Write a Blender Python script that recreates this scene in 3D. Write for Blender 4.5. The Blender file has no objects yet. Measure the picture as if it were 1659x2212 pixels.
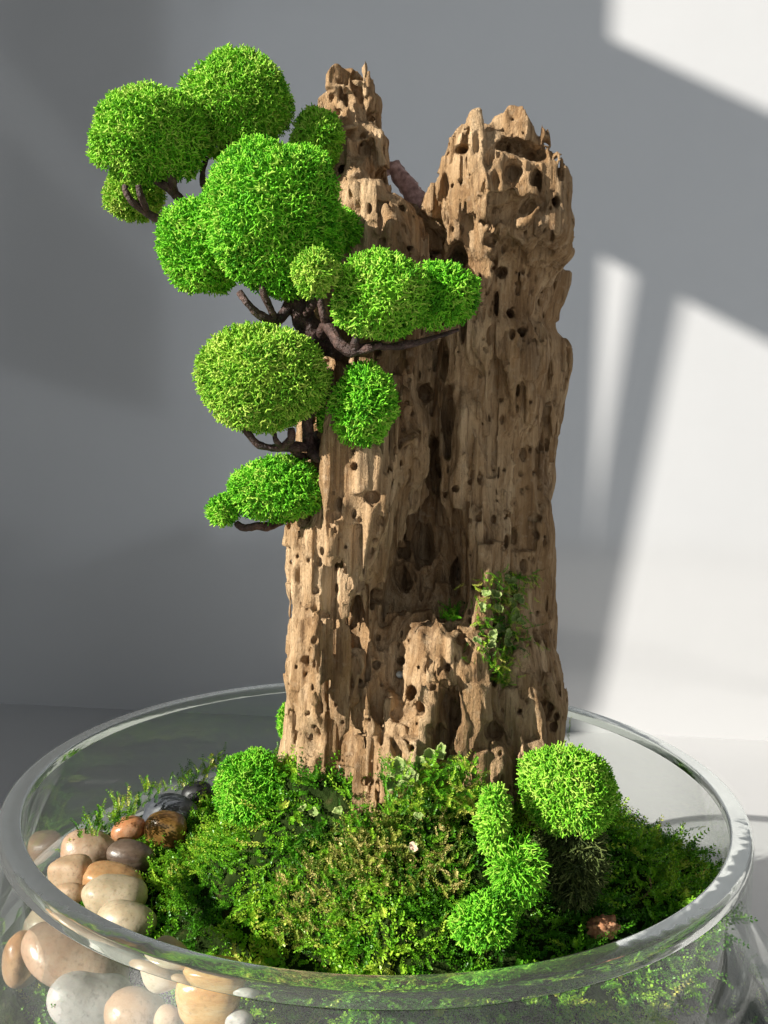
import bpy, math
import numpy as np
import openvdb

# ------------------------------------------------------------------ camera
sc = bpy.context.scene
COL = sc.collection
R = 0.12                                   # outer radius of the glass collar, metres
ZR = 0.13                                  # height of the glass rim above the table
FPX = 1720.0                               # focal length in 1659x2212 picture units
PITCH, ROLL = 0.0525, 0.0231
CAM = np.array([0.0003, -2.2824 * R, ZR + 0.8713 * R])
_cp, _sp, _cr, _sr = math.cos(PITCH), math.sin(PITCH), math.cos(ROLL), math.sin(ROLL)
_F = np.array([0, _cp, -_sp]); _Lr = np.array([1, 0, 0.]); _Lu = np.array([0, _sp, _cp])
_Cr = _cr * _Lr + _sr * _Lu; _Cu = -_sr * _Lr + _cr * _Lu


def ray(px, py):
    v = _F + _Cr * (px - 829.5) / FPX - _Cu * (py - 1106.0) / FPX
    return v / np.linalg.norm(v)


def P(px, py, y):
    """survey helper: the point at depth y seen in that direction"""
    r = ray(px, py)
    return CAM + r * (y - CAM[1]) / r[1]


def PZ(px, py, z):
    r = ray(px, py)
    return CAM + r * (z - CAM[2]) / r[2]


from mathutils import Matrix, Vector
cd = bpy.data.cameras.new('camera')
cam = bpy.data.objects.new('camera', cd); COL.objects.link(cam)
M = Matrix.Identity(4)
for i in range(3):
    M[i][0] = _Cr[i]; M[i][1] = _Cu[i]; M[i][2] = -_F[i]; M[i][3] = CAM[i]
cam.matrix_world = M
cd.sensor_fit = 'VERTICAL'; cd.sensor_height = 36.0; cd.lens = 36.0 * FPX / 2212.0
cd.clip_start = 0.005; cd.clip_end = 60.0
sc.camera = cam

# ------------------------------------------------------------------ light
w = bpy.data.worlds.new('World'); sc.world = w; w.use_nodes = True
bg = w.node_tree.nodes['Background']
bg.inputs['Color'].default_value = (0.90, 0.95, 1.0, 1)
bg.inputs['Strength'].default_value = 0.055
SUN = np.array([math.sin(math.radians(60)), math.cos(math.radians(60)), -0.5 * math.sin(math.radians(60))]); SUN /= np.linalg.norm(SUN)
ld = bpy.data.lights.new('sunlight', 'SPOT'); lo = bpy.data.objects.new('sunlight', ld); COL.objects.link(lo)
ld.energy = 3900.0; ld.color = (1.0, 0.955, 0.88)
ld.spot_size = math.radians(24); ld.spot_blend = 0.1; ld.shadow_soft_size = 0.027
lp = np.array([0, 0, 0.2]) - SUN * 6.0
lo.location = lp
lo.rotation_euler = Vector(SUN).to_track_quat('-Z', 'Y').to_euler()
sc.view_settings.view_transform = 'Standard'; sc.view_settings.look = 'None'
sc.view_settings.exposure = 0.0; sc.view_settings.gamma = 1.0
sc.view_settings.use_curve_mapping = False
sc.render.engine = 'CYCLES'
cy = sc.cycles
cy.use_denoising = True
cy.max_bounces = 14; cy.transparent_max_bounces = 24; cy.transmission_bounces = 12; cy.diffuse_bounces = 4
cy.glossy_bounces = 6; cy.caustics_reflective = False; cy.caustics_refractive = False
cy.sample_clamp_indirect = 6.0


# ------------------------------------------------------------------ helpers
def rng(seed):
    return np.random.default_rng(seed)


def link(name, me, parent=None):
    o = bpy.data.objects.new(name, me); COL.objects.link(o)
    if parent is not None:
        o.parent = parent
        o.matrix_parent_inverse = Matrix.Translation(-Vector(parent.location))
    return o


def tag(o, label=None, cat=None, group=None, kind=None):
    for k, v in (('label', label), ('category', cat), ('group', group), ('kind', kind)):
        if v: o[k] = v
    return o


def empty(name, loc):
    o = bpy.data.objects.new(name, None); COL.objects.link(o); o.location = Vector(loc)
    o.empty_display_size = 0.01
    return o


def np_mesh(name, V, F, mat, tint=None, smooth=True):
    """V (n,3); F list of (m,k) index arrays"""
    me = bpy.data.meshes.new(name)
    V = np.ascontiguousarray(V, np.float32)
    F = [np.ascontiguousarray(f, np.int32) for f in F if len(f)]
    me.vertices.add(len(V)); me.vertices.foreach_set('co', V.ravel())
    nl = sum(f.size for f in F); npol = sum(len(f) for f in F)
    me.loops.add(nl); me.polygons.add(npol)
    me.loops.foreach_set('vertex_index', np.concatenate([f.ravel() for f in F]))
    sizes = np.concatenate([np.full(len(f), f.shape[1], np.int32) for f in F])
    me.polygons.foreach_set('loop_start', np.concatenate([[0], np.cumsum(sizes)[:-1]]).astype(np.int32))
    me.polygons.foreach_set('use_smooth', np.full(npol, smooth))
    if tint is not None:
        a = me.attributes.new('tint', 'FLOAT', 'POINT'); a.data.foreach_set('value', np.asarray(tint, np.float32))
    me.update(calc_edges=True)
    if mat: me.materials.append(mat)
    return me


def frames(N, r):
    """rotation matrices (n,3,3) whose third column is N, with a random spin"""
    N = N / np.linalg.norm(N, axis=1, keepdims=True)
    A = r.normal(size=N.shape); A -= (A * N).sum(1, keepdims=True) * N
    A /= np.linalg.norm(A, axis=1, keepdims=True)
    return np.stack([A, np.cross(N, A), N], axis=2)


class Soup:
    """many copies of small templates gathered in one surface"""
    def __init__(s): s.V = []; s.F = {}; s.T = []; s.n = 0

    def add(s, V, F, tint):
        for f in F: s.F.setdefault(f.shape[1], []).append(f + s.n)
        s.V.append(V); s.T.append(np.broadcast_to(tint, len(V))); s.n += len(V)

    def scatter(s, tpl, pos, rot, scale, tint):
        tv, tf = tpl
        V = np.einsum('nij,kj->nki', rot, tv) * scale[:, None, None] + pos[:, None, :]
        n, k = len(pos), len(tv)
        off = (np.arange(n) * k)[:, None, None]
        s.add(V.reshape(-1, 3), [(f[None] + off).reshape(-1, f.shape[1]) for f in tf], np.repeat(tint, k))

    def mesh(s, name, mat, smooth=True):
        return np_mesh(name, np.concatenate(s.V), [np.concatenate(f) for f in s.F.values()], mat, np.concatenate(s.T), smooth)


def vnoise(p, seed):
    """smooth value noise at points p (n,3), in -1..1"""
    p = np.asarray(p, float) + 100.0
    i = np.floor(p).astype(np.int64); f = p - i; f = f * f * (3 - 2 * f)
    out = 0
    for dx in (0, 1):
        for dy in (0, 1):
            for dz in (0, 1):
                h = ((i[:, 0] + dx) * 73856093) ^ ((i[:, 1] + dy) * 19349663) ^ ((i[:, 2] + dz) * 83492791) ^ (seed * 2654435761)
                h = (h ^ (h >> 13)) * 1274126177 & 0x7fffffff; h = (h ^ (h >> 16)) & 0xffff
                out = out + (h / 32767.5 - 1.0) * (f[:, 0] if dx else 1 - f[:, 0]) * (f[:, 1] if dy else 1 - f[:, 1]) * (f[:, 2] if dz else 1 - f[:, 2])
    return out


def waves(d, freq, seed, n=9):
    """smooth rounded lumps: a sum of random plane waves, about -1..1"""
    r = np.random.default_rng(seed); k = r.normal(size=(n, 3)); k /= np.linalg.norm(k, axis=1, keepdims=True)
    return np.sin(np.asarray(d) @ (k * freq * r.uniform(.75, 1.3, (n, 1))).T + r.uniform(0, 6.28, n)).sum(1) * 1.3 / math.sqrt(n)


def tube(pts, rad, sides=10, seed=0, bump=0.0, sub=6):
    """smooth tapered tube through points"""
    pts = np.array(pts, float); rad = np.array(rad, float)
    n = len(pts); t = np.linspace(0, n - 1, (n - 1) * sub + 1)
    k = np.minimum(t.astype(int), n - 2); u = (t - k)[:, None]
    p0 = pts[np.maximum(k - 1, 0)]; p1 = pts[k]; p2 = pts[k + 1]; p3 = pts[np.minimum(k + 2, n - 1)]
    C = 0.5 * (2 * p1 + (p2 - p0) * u + (2 * p0 - 5 * p1 + 4 * p2 - p3) * u ** 2 + (3 * p1 - p0 - 3 * p2 + p3) * u ** 3)
    rr = np.interp(t, np.arange(n), rad)
    T = np.gradient(C, axis=0); T /= np.linalg.norm(T, axis=1, keepdims=True)
    a = np.cross(T[0], [0.3, 0.9, 0.2]); a /= np.linalg.norm(a); A = []
    for q in T:
        a = a - q * (a @ q); a /= np.linalg.norm(a); A.append(a)
    A = np.array(A); B = np.cross(T, A)
    th = np.arange(sides) / sides * 2 * np.pi
    V = C[:, None] + (A[:, None] * np.cos(th)[None, :, None] + B[:, None] * np.sin(th)[None, :, None]) * rr[:, None, None]
    V = V.reshape(-1, 3)
    if bump:
        nrm = V - np.repeat(C, sides, 0); nrm /= np.linalg.norm(nrm, axis=1, keepdims=True)
        V = V + nrm * (np.repeat(rr, sides) * bump * (vnoise(V * 420, seed) * 0.6 + vnoise(V * 1100, seed + 1) * 0.4))[:, None]
    m = len(C); i = np.arange(m - 1)[:, None] * sides; j = np.arange(sides)[None]; j2 = (j + 1) % sides
    Q = np.stack([i + j, i + j2, i + sides + j2, i + sides + j], -1).reshape(-1, 4)
    V = np.concatenate([V, C[:1], C[-1:]]); a0 = len(V) - 2; b0 = len(V) - 1
    jj = np.arange(sides); k2 = (jj + 1) % sides
    Tr = np.concatenate([np.stack([np.full(sides, a0), k2, jj], 1), np.stack([np.full(sides, b0), (m - 1) * sides + jj, (m - 1) * sides + k2], 1)])
    return V, [Q, Tr]


def box(x0, x1, y0, y1, z0, z1):
    V = np.array([(x, y, z) for x in (x0, x1) for y in (y0, y1) for z in (z0, z1)], float)
    F = np.array([(0, 1, 3, 2), (4, 6, 7, 5), (0, 4, 5, 1), (2, 3, 7, 6), (0, 2, 6, 4), (1, 5, 7, 3)])
    return V, F


# ------------------------------------------------------------------ materials
class Mat:
    def __init__(s, name):
        s.m = bpy.data.materials.new(name); s.m.use_nodes = True
        s.t = s.m.node_tree; s.n = s.t.nodes; s.bsdf = s.n['Principled BSDF']; s.out = s.n['Material Output']

    def new(s, kind, **kw):
        x = s.n.new(kind)
        for k, v in kw.items():
            if k in x.inputs and not hasattr(type(x), k): x.inputs[k].default_value = v
            else: setattr(x, k, v)
        return x

    def lk(s, a, b): s.t.links.new(a, b)

    def noise(s, scale, detail=4.0, stretch=(1, 1, 1), rough=0.55, coord='Object'):
        tc = s.new('ShaderNodeTexCoord'); mp = s.new('ShaderNodeMapping')
        mp.inputs['Scale'].default_value = stretch
        s.lk(tc.outputs[coord], mp.inputs['Vector'])
        nz = s.new('ShaderNodeTexNoise'); nz.inputs['Scale'].default_value = scale
        nz.inputs['Detail'].default_value = detail; nz.inputs['Roughness'].default_value = rough
        s.lk(mp.outputs[0], nz.inputs['Vector'])
        return nz.outputs['Fac']

    def ramp(s, fac, stops):
        r = s.new('ShaderNodeValToRGB'); e = r.color_ramp.elements
        while len(e) < len(stops): e.new(0.5)
        for q, (p, c) in zip(e, stops): q.position = p; q.color = (*c, 1)
        s.lk(fac, r.inputs[0]); return r.outputs[0]

    def mix(s, fac, a, b, mode='MIX'):
        x = s.new('ShaderNodeMix'); x.data_type = 'RGBA'; x.blend_type = mode
        for sock, v in ((x.inputs[0], fac), (x.inputs[6], a), (x.inputs[7], b)):
            if isinstance(v, (int, float)): sock.default_value = v
            elif isinstance(v, tuple): sock.default_value = (*v, 1)
            else: s.lk(v, sock)
        return x.outputs[2]

    def bump(s, h, strength, dist, prev=None):
        b = s.new('ShaderNodeBump'); b.inputs['Strength'].default_value = strength; b.inputs['Distance'].default_value = dist
        s.lk(h, b.inputs['Height'])
        if prev is not None: s.lk(prev, b.inputs['Normal'])
        return b.outputs[0]


def plain(name, col, rough=0.6, spec=0.5):
    m = Mat(name); m.bsdf.inputs['Base Color'].default_value = (*col, 1); m.bsdf.inputs['Roughness'].default_value = rough
    m.bsdf.inputs['Specular IOR Level'].default_value = spec
    return m.m


def wall_mat(name, col, rough, bump, coat=0.0):
    m = Mat(name)
    n = m.noise(14.0, 5); c = m.ramp(n, [(0.3, tuple(x * 0.97 for x in col)), (0.7, col)])
    m.lk(c, m.bsdf.inputs['Base Color']); m.bsdf.inputs['Roughness'].default_value = rough; m.bsdf.inputs['Specular IOR Level'].default_value = 0.9
    m.bsdf.inputs['Coat Weight'].default_value = coat; m.bsdf.inputs['Coat IOR'].default_value = 1.7; m.bsdf.inputs['Coat Roughness'].default_value = 0.1
    h = m.noise(260.0, 3); m.lk(m.bump(h, bump, 0.0006), m.bsdf.inputs['Normal'])
    return m.m


def moss_mat(name, stops, trans=0.25, rough=0.75):
    """leafy colour by the tuft's own tint plus a slow drift"""
    m = Mat(name)
    at = m.new('ShaderNodeAttribute'); at.attribute_name = 'tint'
    n = m.noise(95.0, 5)
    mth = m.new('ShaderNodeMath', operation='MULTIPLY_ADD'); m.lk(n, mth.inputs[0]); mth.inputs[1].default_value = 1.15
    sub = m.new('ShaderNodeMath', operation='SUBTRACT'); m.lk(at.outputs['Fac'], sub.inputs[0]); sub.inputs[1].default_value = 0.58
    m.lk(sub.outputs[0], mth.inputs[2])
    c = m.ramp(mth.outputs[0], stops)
    m.lk(c, m.bsdf.inputs['Base Color']); m.bsdf.inputs['Roughness'].default_value = rough
    m.bsdf.inputs['Specular IOR Level'].default_value = 0.3
    tr = m.new('ShaderNodeBsdfTranslucent'); m.lk(c, tr.inputs['Color'])
    mx = m.new('ShaderNodeMixShader'); mx.inputs[0].default_value = trans
    m.lk(m.bsdf.outputs[0], mx.inputs[1]); m.lk(tr.outputs[0], mx.inputs[2]); m.lk(mx.outputs[0], m.out.inputs['Surface'])
    return m.m


GREEN = [(0.0, (0.11, 0.38, 0.016)), (0.35, (0.24, 0.62, 0.03)), (0.6, (0.38, 0.78, 0.055)), (1.0, (0.54, 0.74, 0.13))]
LIME = [(0.0, (0.13, 0.38, 0.018)), (0.35, (0.30, 0.62, 0.045)), (0.65, (0.45, 0.72, 0.075)), (1.0, (0.6, 0.76, 0.14))]
DEEP = [(0.0, (0.08, 0.34, 0.012)), (0.35, (0.18, 0.60, 0.022)), (0.65, (0.30, 0.76, 0.04)), (1.0, (0.48, 0.74, 0.10))]
OLIVE = [(0.0, (0.03, 0.05, 0.012)), (0.5, (0.09, 0.13, 0.03)), (1.0, (0.2, 0.24, 0.07))]
CARPET = [(0.0, (0.03, 0.12, 0.007)), (0.3, (0.10, 0.33, 0.014)), (0.55, (0.23, 0.52, 0.026)), (0.8, (0.45, 0.64, 0.055)), (1.0, (0.68, 0.66, 0.15))]
DRYMOSS = [(0.0, (0.06, 0.16, 0.012)), (0.4, (0.20, 0.30, 0.03)), (0.7, (0.42, 0.43, 0.08)), (1.0, (0.62, 0.52, 0.19))]
m_green = moss_mat('reindeer_moss_green', GREEN); m_lime = moss_mat('reindeer_moss_lime', LIME)
m_deep = moss_mat('reindeer_moss_deep', DEEP); m_olive = moss_mat('reindeer_moss_olive', OLIVE)
m_carpet = moss_mat('carpet_moss', CARPET, 0.22, 0.36); m_dry = moss_mat('dry_moss', DRYMOSS, 0.2, 0.55)


def wood_mat():
    m = Mat('weathered_driftwood')
    g = m.noise(260.0, 6, (1, 1, 0.07), 0.65)            # long grain
    b = m.noise(55.0, 5, (1, 1, 0.35))                   # blotches
    c1 = m.ramp(g, [(0.30, (0.13, 0.066, 0.027)), (0.47, (0.38, 0.235, 0.115)), (0.64, (0.74, 0.535, 0.32))])
    c2 = m.mix(0.55, c1, m.ramp(b, [(0.33, (0.11, 0.055, 0.023)), (0.48, (0.37, 0.222, 0.105)), (0.66, (0.74, 0.535, 0.32))]))
    dust = m.noise(420.0, 4)
    c2 = m.mix(m.ramp(m.noise(700., 3, (1, 1, 0.035), 0.5), [(0.36, (0.5, 0.5, 0.5)), (0.45, (0, 0, 0))]), c2, (0.15, 0.085, 0.042))
    c3 = m.mix(m.ramp(dust, [(0.55, (0, 0, 0)), (0.8, (0.35, 0.35, 0.35))]), c2, (0.68, 0.54, 0.37))
    m.lk(c3, m.bsdf.inputs['Base Color']); m.bsdf.inputs['Roughness'].default_value = 0.88
    m.bsdf.inputs['Specular IOR Level'].default_value = 0.2
    h1 = m.noise(900.0, 5, (1, 1, 0.06), 0.7); h2 = m.noise(1500.0, 4, (1, 1, 0.6), 0.6)
    n1 = m.bump(h1, 0.9, 0.0022); m.lk(m.bump(h2, 0.7, 0.0010, n1), m.bsdf.inputs['Normal'])
    return m.m


def bark_mat():
    m = Mat('wire_branch_bark')
    n = m.noise(420.0, 5); c = m.ramp(n, [(0.3, (0.022, 0.011, 0.008)), (0.55, (0.062, 0.03, 0.022)), (0.75, (0.15, 0.085, 0.066))])
    m.lk(c, m.bsdf.inputs['Base Color']); m.bsdf.inputs['Roughness'].default_value = 0.58
    m.lk(m.bump(m.noise(900.0, 5), 0.9, 0.0015), m.bsdf.inputs['Normal'])
    return m.m


def glass_wall_mat():
    """thin clear wall: passes light straight through, reflects by angle, a trace of dust"""
    m = Mat('clear_glass_wall')
    tr = m.new('ShaderNodeBsdfTransparent'); tr.inputs[0].default_value = (0.955, 0.97, 0.958, 1)
    gl = m.new('ShaderNodeBsdfGlossy'); gl.inputs['Roughness'].default_value = 0.03; gl.inputs['Color'].default_value = (0.95, 0.97, 0.96, 1)
    lw = m.new('ShaderNodeLayerWeight'); lw.inputs['Blend'].default_value = 0.5
    pw = m.new('ShaderNodeMath', operation='POWER'); m.lk(lw.outputs['Facing'], pw.inputs[0]); pw.inputs[1].default_value = 4.5
    fr = m.new('ShaderNodeMath', operation='MULTIPLY_ADD'); m.lk(pw.outputs[0], fr.inputs[0]); fr.inputs[1].default_value = 0.9; fr.inputs[2].default_value = 0.035
    mx = m.new('ShaderNodeMixShader'); m.lk(fr.outputs[0], mx.inputs[0]); m.lk(tr.outputs[0], mx.inputs[1]); m.lk(gl.outputs[0], mx.inputs[2])
    df = m.new('ShaderNodeBsdfDiffuse'); df.inputs[0].default_value = (0.8, 0.8, 0.78, 1)
    d = m.noise(30.0, 6, (1, 1, 0.5)); dr = m.ramp(d, [(0.4, (0.010,) * 3), (0.75, (0.042,) * 3)])
    mx2 = m.new('ShaderNodeMixShader'); m.lk(dr, mx2.inputs[0]); m.lk(mx.outputs[0], mx2.inputs[1]); m.lk(df.outputs[0], mx2.inputs[2])
    m.lk(mx2.outputs[0], m.out.inputs['Surface'])
    return m.m


def glass_rim_mat():
    m = Mat('solid_glass_rim')
    g = m.new('ShaderNodeBsdfGlass'); g.inputs['IOR'].default_value = 1.14; g.inputs['Roughness'].default_value = 0.06
    g.inputs['Color'].default_value = (0.93, 0.96, 0.93, 1)
    m.lk(m.bump(m.noise(40.0, 3, (1, 1, 3)), 0.25, 0.003), g.inputs['Normal'])
    df = m.new('ShaderNodeBsdfDiffuse'); df.inputs[0].default_value = (0.75, 0.76, 0.72, 1)
    mx = m.new('ShaderNodeMixShader'); mx.inputs[0].default_value = 0.06
    m.lk(g.outputs[0], mx.inputs[1]); m.lk(df.outputs[0], mx.inputs[2]); m.lk(mx.outputs[0], m.out.inputs['Surface'])
    return m.m


m_wood = wood_mat(); m_bark = bark_mat(); m_glass = glass_wall_mat(); m_rim = glass_rim_mat()
m_wall = wall_mat('white_painted_wall', (0.53, 0.53, 0.53), 0.13, 0.08, 0.9)
m_table = wall_mat('white_sill', (0.61, 0.61, 0.61), 0.30, 0.08)
m_frame = wall_mat('white_window_frame', (0.78, 0.78, 0.77), 0.4, 0.05)

# ------------------------------------------------------------------ setting
V, F = box(-0.80, 1.6, -1.6, 0.70, -0.04, 0.0)
tag(link('table_top', np_mesh('table_top', V, [F], m_table, smooth=False)), kind='structure')
wa = PZ(0, 1519.6, 0); wc = PZ(1659, 1600, 0)
wt = (wc - wa) / np.linalg.norm(wc - wa); wn = np.array([-wt[1], wt[0], 0])
a = wa - wt * 0.9; b = wc + wt * 1.3
V = np.array([a, b, b + wn * 0.1, a + wn * 0.1]); V = np.concatenate([V + [0, 0, -0.04], V + [0, 0, 2.4]])
F = np.array([(0, 1, 5, 4), (1, 2, 6, 5), (2, 3, 7, 6), (3, 0, 4, 7), (4, 5, 6, 7), (3, 2, 1, 0)])
tag(link('back_wall', np_mesh('back_wall', V, [F], m_wall, smooth=False)), kind='structure')
# the window stands at the left, its plane turned a little from the depth axis: u runs along it towards the viewer
WE = np.array([-0.205, -0.979]); WE /= np.linalg.norm(WE); WN = np.array([-WE[1], WE[0]]); WO = np.array([-0.95, -0.42])


def on_window(pts, t0, t1):
    """prism over a polygon given as (u, z), from t0 to t1 through the wall"""
    p = np.array(pts, float); n = len(p); V = []
    for t in (t0, t1):
        q = WO + p[:, :1] * WE + t * WN; V.append(np.c_[q, p[:, 1]])
    i = np.arange(n); j = (i + 1) % n
    return np.concatenate(V), [np.stack([i, j, j + n, i + n], 1), np.concatenate([[i[::-1]], [i + n]])]


def from_patch(px, py):
    """where the sun ray that lights this spot of the back wall came through the window: (u, z)"""
    d = ray(px, py); p = CAM + d * ((wa - CAM) @ wn) / (d @ wn)
    v = p - lp; k = ((WO - lp[:2]) @ WN) / (v[:2] @ WN); q = lp + v * k
    return (q[:2] - WO) @ WE, q[2]


def rect(u0, u1, z0, z1): return [(u0, z0), (u1, z0), (u1, z1), (u0, z1)]


UJ = 0.5 * (from_patch(1300, 200)[0] + from_patch(1266, 800)[0]); ZB = 0.5 * (from_patch(1320, 553)[1] + from_patch(1659, 740)[1]); ZT = 0.5 * (from_patch(1312, 70)[1] + from_patch(1659, 262)[1])
print('WINDOW', UJ, ZB, ZT)
Vs, F1, F2, k = [], [], [], 0
for q in (rect(-1.6, UJ, -0.04, 2.4), rect(1.3, 2.7, -0.04, 2.4), rect(UJ, 1.3, -0.04, 0.42), rect(UJ, 1.3, 2.0, 2.4)):
    V, F = on_window(q, -0.006, 0.006); Vs.append(V); F1.append(F[0] + k); F2.append(F[1] + k); k += len(V)
tag(link('window_wall', np_mesh('window_wall', np.concatenate(Vs), [np.concatenate(F1), np.concatenate(F2)], m_wall, smooth=False)), kind='structure')
V, F = on_window(rect(UJ, 1.3, ZB, ZT), -0.004, 0.004)
tag(link('window_frame', np_mesh('window_frame', V, F, m_frame, smooth=False)), kind='structure')
# unseen slat added beside the jamb, outlined to cast the leaning wall shadow
slat = [from_patch(*q) for q in ((1384, 570), (1300, 1085), (1288, 1220), (1255, 1560), (1284, 1520), (1466, 640))]
V, F = on_window(slat, -0.003, 0.003)
tag(link('shadow_slat', np_mesh('shadow_slat', V, F, m_frame, smooth=False)), kind='structure')
mm = Mat('sky_glow'); em = mm.new('ShaderNodeEmission'); em.inputs[0].default_value = (0.86, 0.93, 1.0, 1); em.inputs[1].default_value = 0.84
mm.lk(em.outputs[0], mm.out.inputs['Surface'])
V, F = box(-7.05, -7.0, -8.0, 6.0, -1.0, 7.0); V2, F2_ = box(-3.5, 6.0, -8.05, -8.0, -1.0, 6.0)
V = np.concatenate([V, V2]); F = np.concatenate([F, F2_ + 8])
tag(link('sky', np_mesh('sky', V, [F], mm.m, smooth=False)), kind='structure')

# ------------------------------------------------------------------ glass bowl


def lathe(profile, seg=192, closed=False):
    pr = np.array(profile); n = len(pr); th = np.arange(seg) / seg * 2 * np.pi
    V = np.stack([pr[:, 0][:, None] * np.cos(th), pr[:, 0][:, None] * np.sin(th), np.repeat(pr[:, 1][:, None], seg, 1)], -1).reshape(-1, 3)
    m = n if closed else n - 1
    i = np.arange(m)[:, None]; j = np.arange(seg)[None]; i2 = (i + 1) % n; j2 = (j + 1) % seg
    return V, np.stack([i * seg + j, i * seg + j2, i2 * seg + j2, i2 * seg + j], -1).reshape(-1, 4)


def smooth_prof(p, k=4):
    p = np.array(p, float); n = len(p); t = np.linspace(0, n - 1, (n - 1) * k + 1); i = np.minimum(t.astype(int), n - 2); u = (t - i)[:, None]
    p0 = p[np.maximum(i - 1, 0)]; p1 = p[i]; p2 = p[i + 1]; p3 = p[np.minimum(i + 2, n - 1)]
    return 0.5 * (2 * p1 + (p2 - p0) * u + (2 * p0 - 5 * p1 + 4 * p2 - p3) * u ** 2 + (3 * p1 - p0 - 3 * p2 + p3) * u ** 3)


RI = 0.9456 * R
bowl = tag(empty('glass_bowl', (0, 0, 0)), 'clear thick walled glass bowl with a flat polished rim, holding the moss garden', 'bowl')
outer = smooth_prof([(0.12, -0.0036), (0.12, -0.02), (0.12, -0.034), (0.1235, -0.040), (0.131, -0.0475), (0.141, -0.060), (0.148, -0.078), (0.146, -0.100), (0.132, -0.119), (0.10, -0.1285), (0.05, -0.1290), (0.0005, -0.1290)])
inner = smooth_prof([(0.0005, -0.122), (0.05, -0.122), (0.098, -0.1215), (0.127, -0.113), (0.140, -0.099), (0.142, -0.079), (0.1355, -0.0625), (0.126, -0.051), (0.117, -0.043), (RI, -0.034), (RI, -0.02), (RI, -0.0036)])
prof = np.concatenate([outer, inner]); prof[:, 1] += ZR
V, Q = lathe(prof, 192)
link('wall', np_mesh('wall', V, [Q[:, ::-1]], m_glass), bowl)
rp = []
for cx, cz, a0, a1, rr in ((0.1185, -0.0015, 0, 90, 0.0015), (RI + 0.0008, -0.0008, 90, 180, 0.0008), (RI + 0.0003, -0.0032, 180, 270, 0.0003), (0.1197, -0.0032, 270, 360, 0.0003)):
    for k in range(6):
        q = math.radians(a0 + (a1 - a0) * k / 5); rp.append((cx + rr * math.cos(q), ZR + cz + rr * math.sin(q)))
V, Q = lathe(rp, 256, True)
link('rim', np_mesh('rim', V, [Q[:, ::-1]], m_rim), bowl)

# ------------------------------------------------------------------ driftwood stump (carved as a density field)
YS = 0.0
VX = 0.0005; VZ = 0.0007
gx = np.arange(-0.048, 0.074, VX); gy = np.arange(-0.062, 0.056, VX); gz = np.arange(ZR - 0.02, ZR + 0.272, VZ)
NX, NY, NZ = len(gx), len(gy), len(gz)


def wmat(n, step, cell, r):
    """cubic interpolation weights of a random lattice along one axis"""
    t = np.arange(n) * step / cell + r.random() ; i = np.floor(t).astype(int); u = t - i
    W = np.zeros((n, i.max() + 4), np.float32); k = np.arange(n)
    W[k, i] = (1 - u) ** 3 / 6; W[k, i + 1] = (3 * u ** 3 - 6 * u ** 2 + 4) / 6
    W[k, i + 2] = (-3 * u ** 3 + 3 * u ** 2 + 3 * u + 1) / 6; W[k, i + 3] = u ** 3 / 6
    return W


def gnoise(cx, cy_, cz, seed):
    r = rng(seed)
    A, B, C = wmat(NX, VX, cx, r), wmat(NY, VX, cy_, r), wmat(NZ, VZ, cz, r)
    L = r.normal(size=(A.shape[1], B.shape[1], C.shape[1])).astype(np.float32) * 1.9
    L = np.tensordot(A, L, (1, 0))                     # x, b, c
    L = np.einsum('yb,xbc->xyc', B, L, optimize=True)
    return (L.reshape(-1, L.shape[2]) @ C.T).reshape(NX, NY, NZ)


def lobe(rows, power=2.4, top=None, skew=None):
    """rows: (py, left px, right px, centre y, half depth)"""
    rows = np.array(rows, float)
    z = np.array([P(0.5 * (r[1] + r[2]), r[0], r[3] - 0.75 * r[4] * np.clip((800 - r[0]) / 400, 0, 1))[2] for r in rows])
    xl = np.array([P(r[1], r[0], r[3] - 0.4 * r[4])[0] for r in rows]); xr = np.array([P(r[2], r[0], r[3] - 0.4 * r[4])[0] for r in rows])
    o = np.argsort(z); f = lambda q: np.interp(gz, z[o], q[o]).astype(np.float32)
    cx, ax = f((xl + xr) / 2), f((xr - xl) / 2); yc, by = f(rows[:, 3]), f(rows[:, 4])
    X = gx[:, None, None].astype(np.float32); Y = gy[None, :, None].astype(np.float32)
    dx = np.abs((X - cx) / ax)
    if skew:
        zs = np.array([P(1000, q[0], -0.02)[2] for q in skew]); k = np.argsort(zs)
        Y = Y - np.interp(gz, zs[k], np.array([q[1] for q in skew])[k]).astype(np.float32) * (X - cx + 0.012)
    dy = np.abs((Y - yc) / by)
    d = ((dx ** power + dy ** power) ** (1 / power) - 1) * np.minimum(ax, by)
    if top:
        t = np.array([P(q[0], q[1], rows[0, 3] - 0.95 * rows[0, 4]) for q in top]); zt = np.interp(gx, t[:, 0], t[:, 2]).astype(np.float32)
        return np.maximum(d, (gz.astype(np.float32)[None, None, :] - zt[:, None, None] + 0.0008) * 1.7)
    return np.maximum(d, (gz - z.max()).astype(np.float32))


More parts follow.
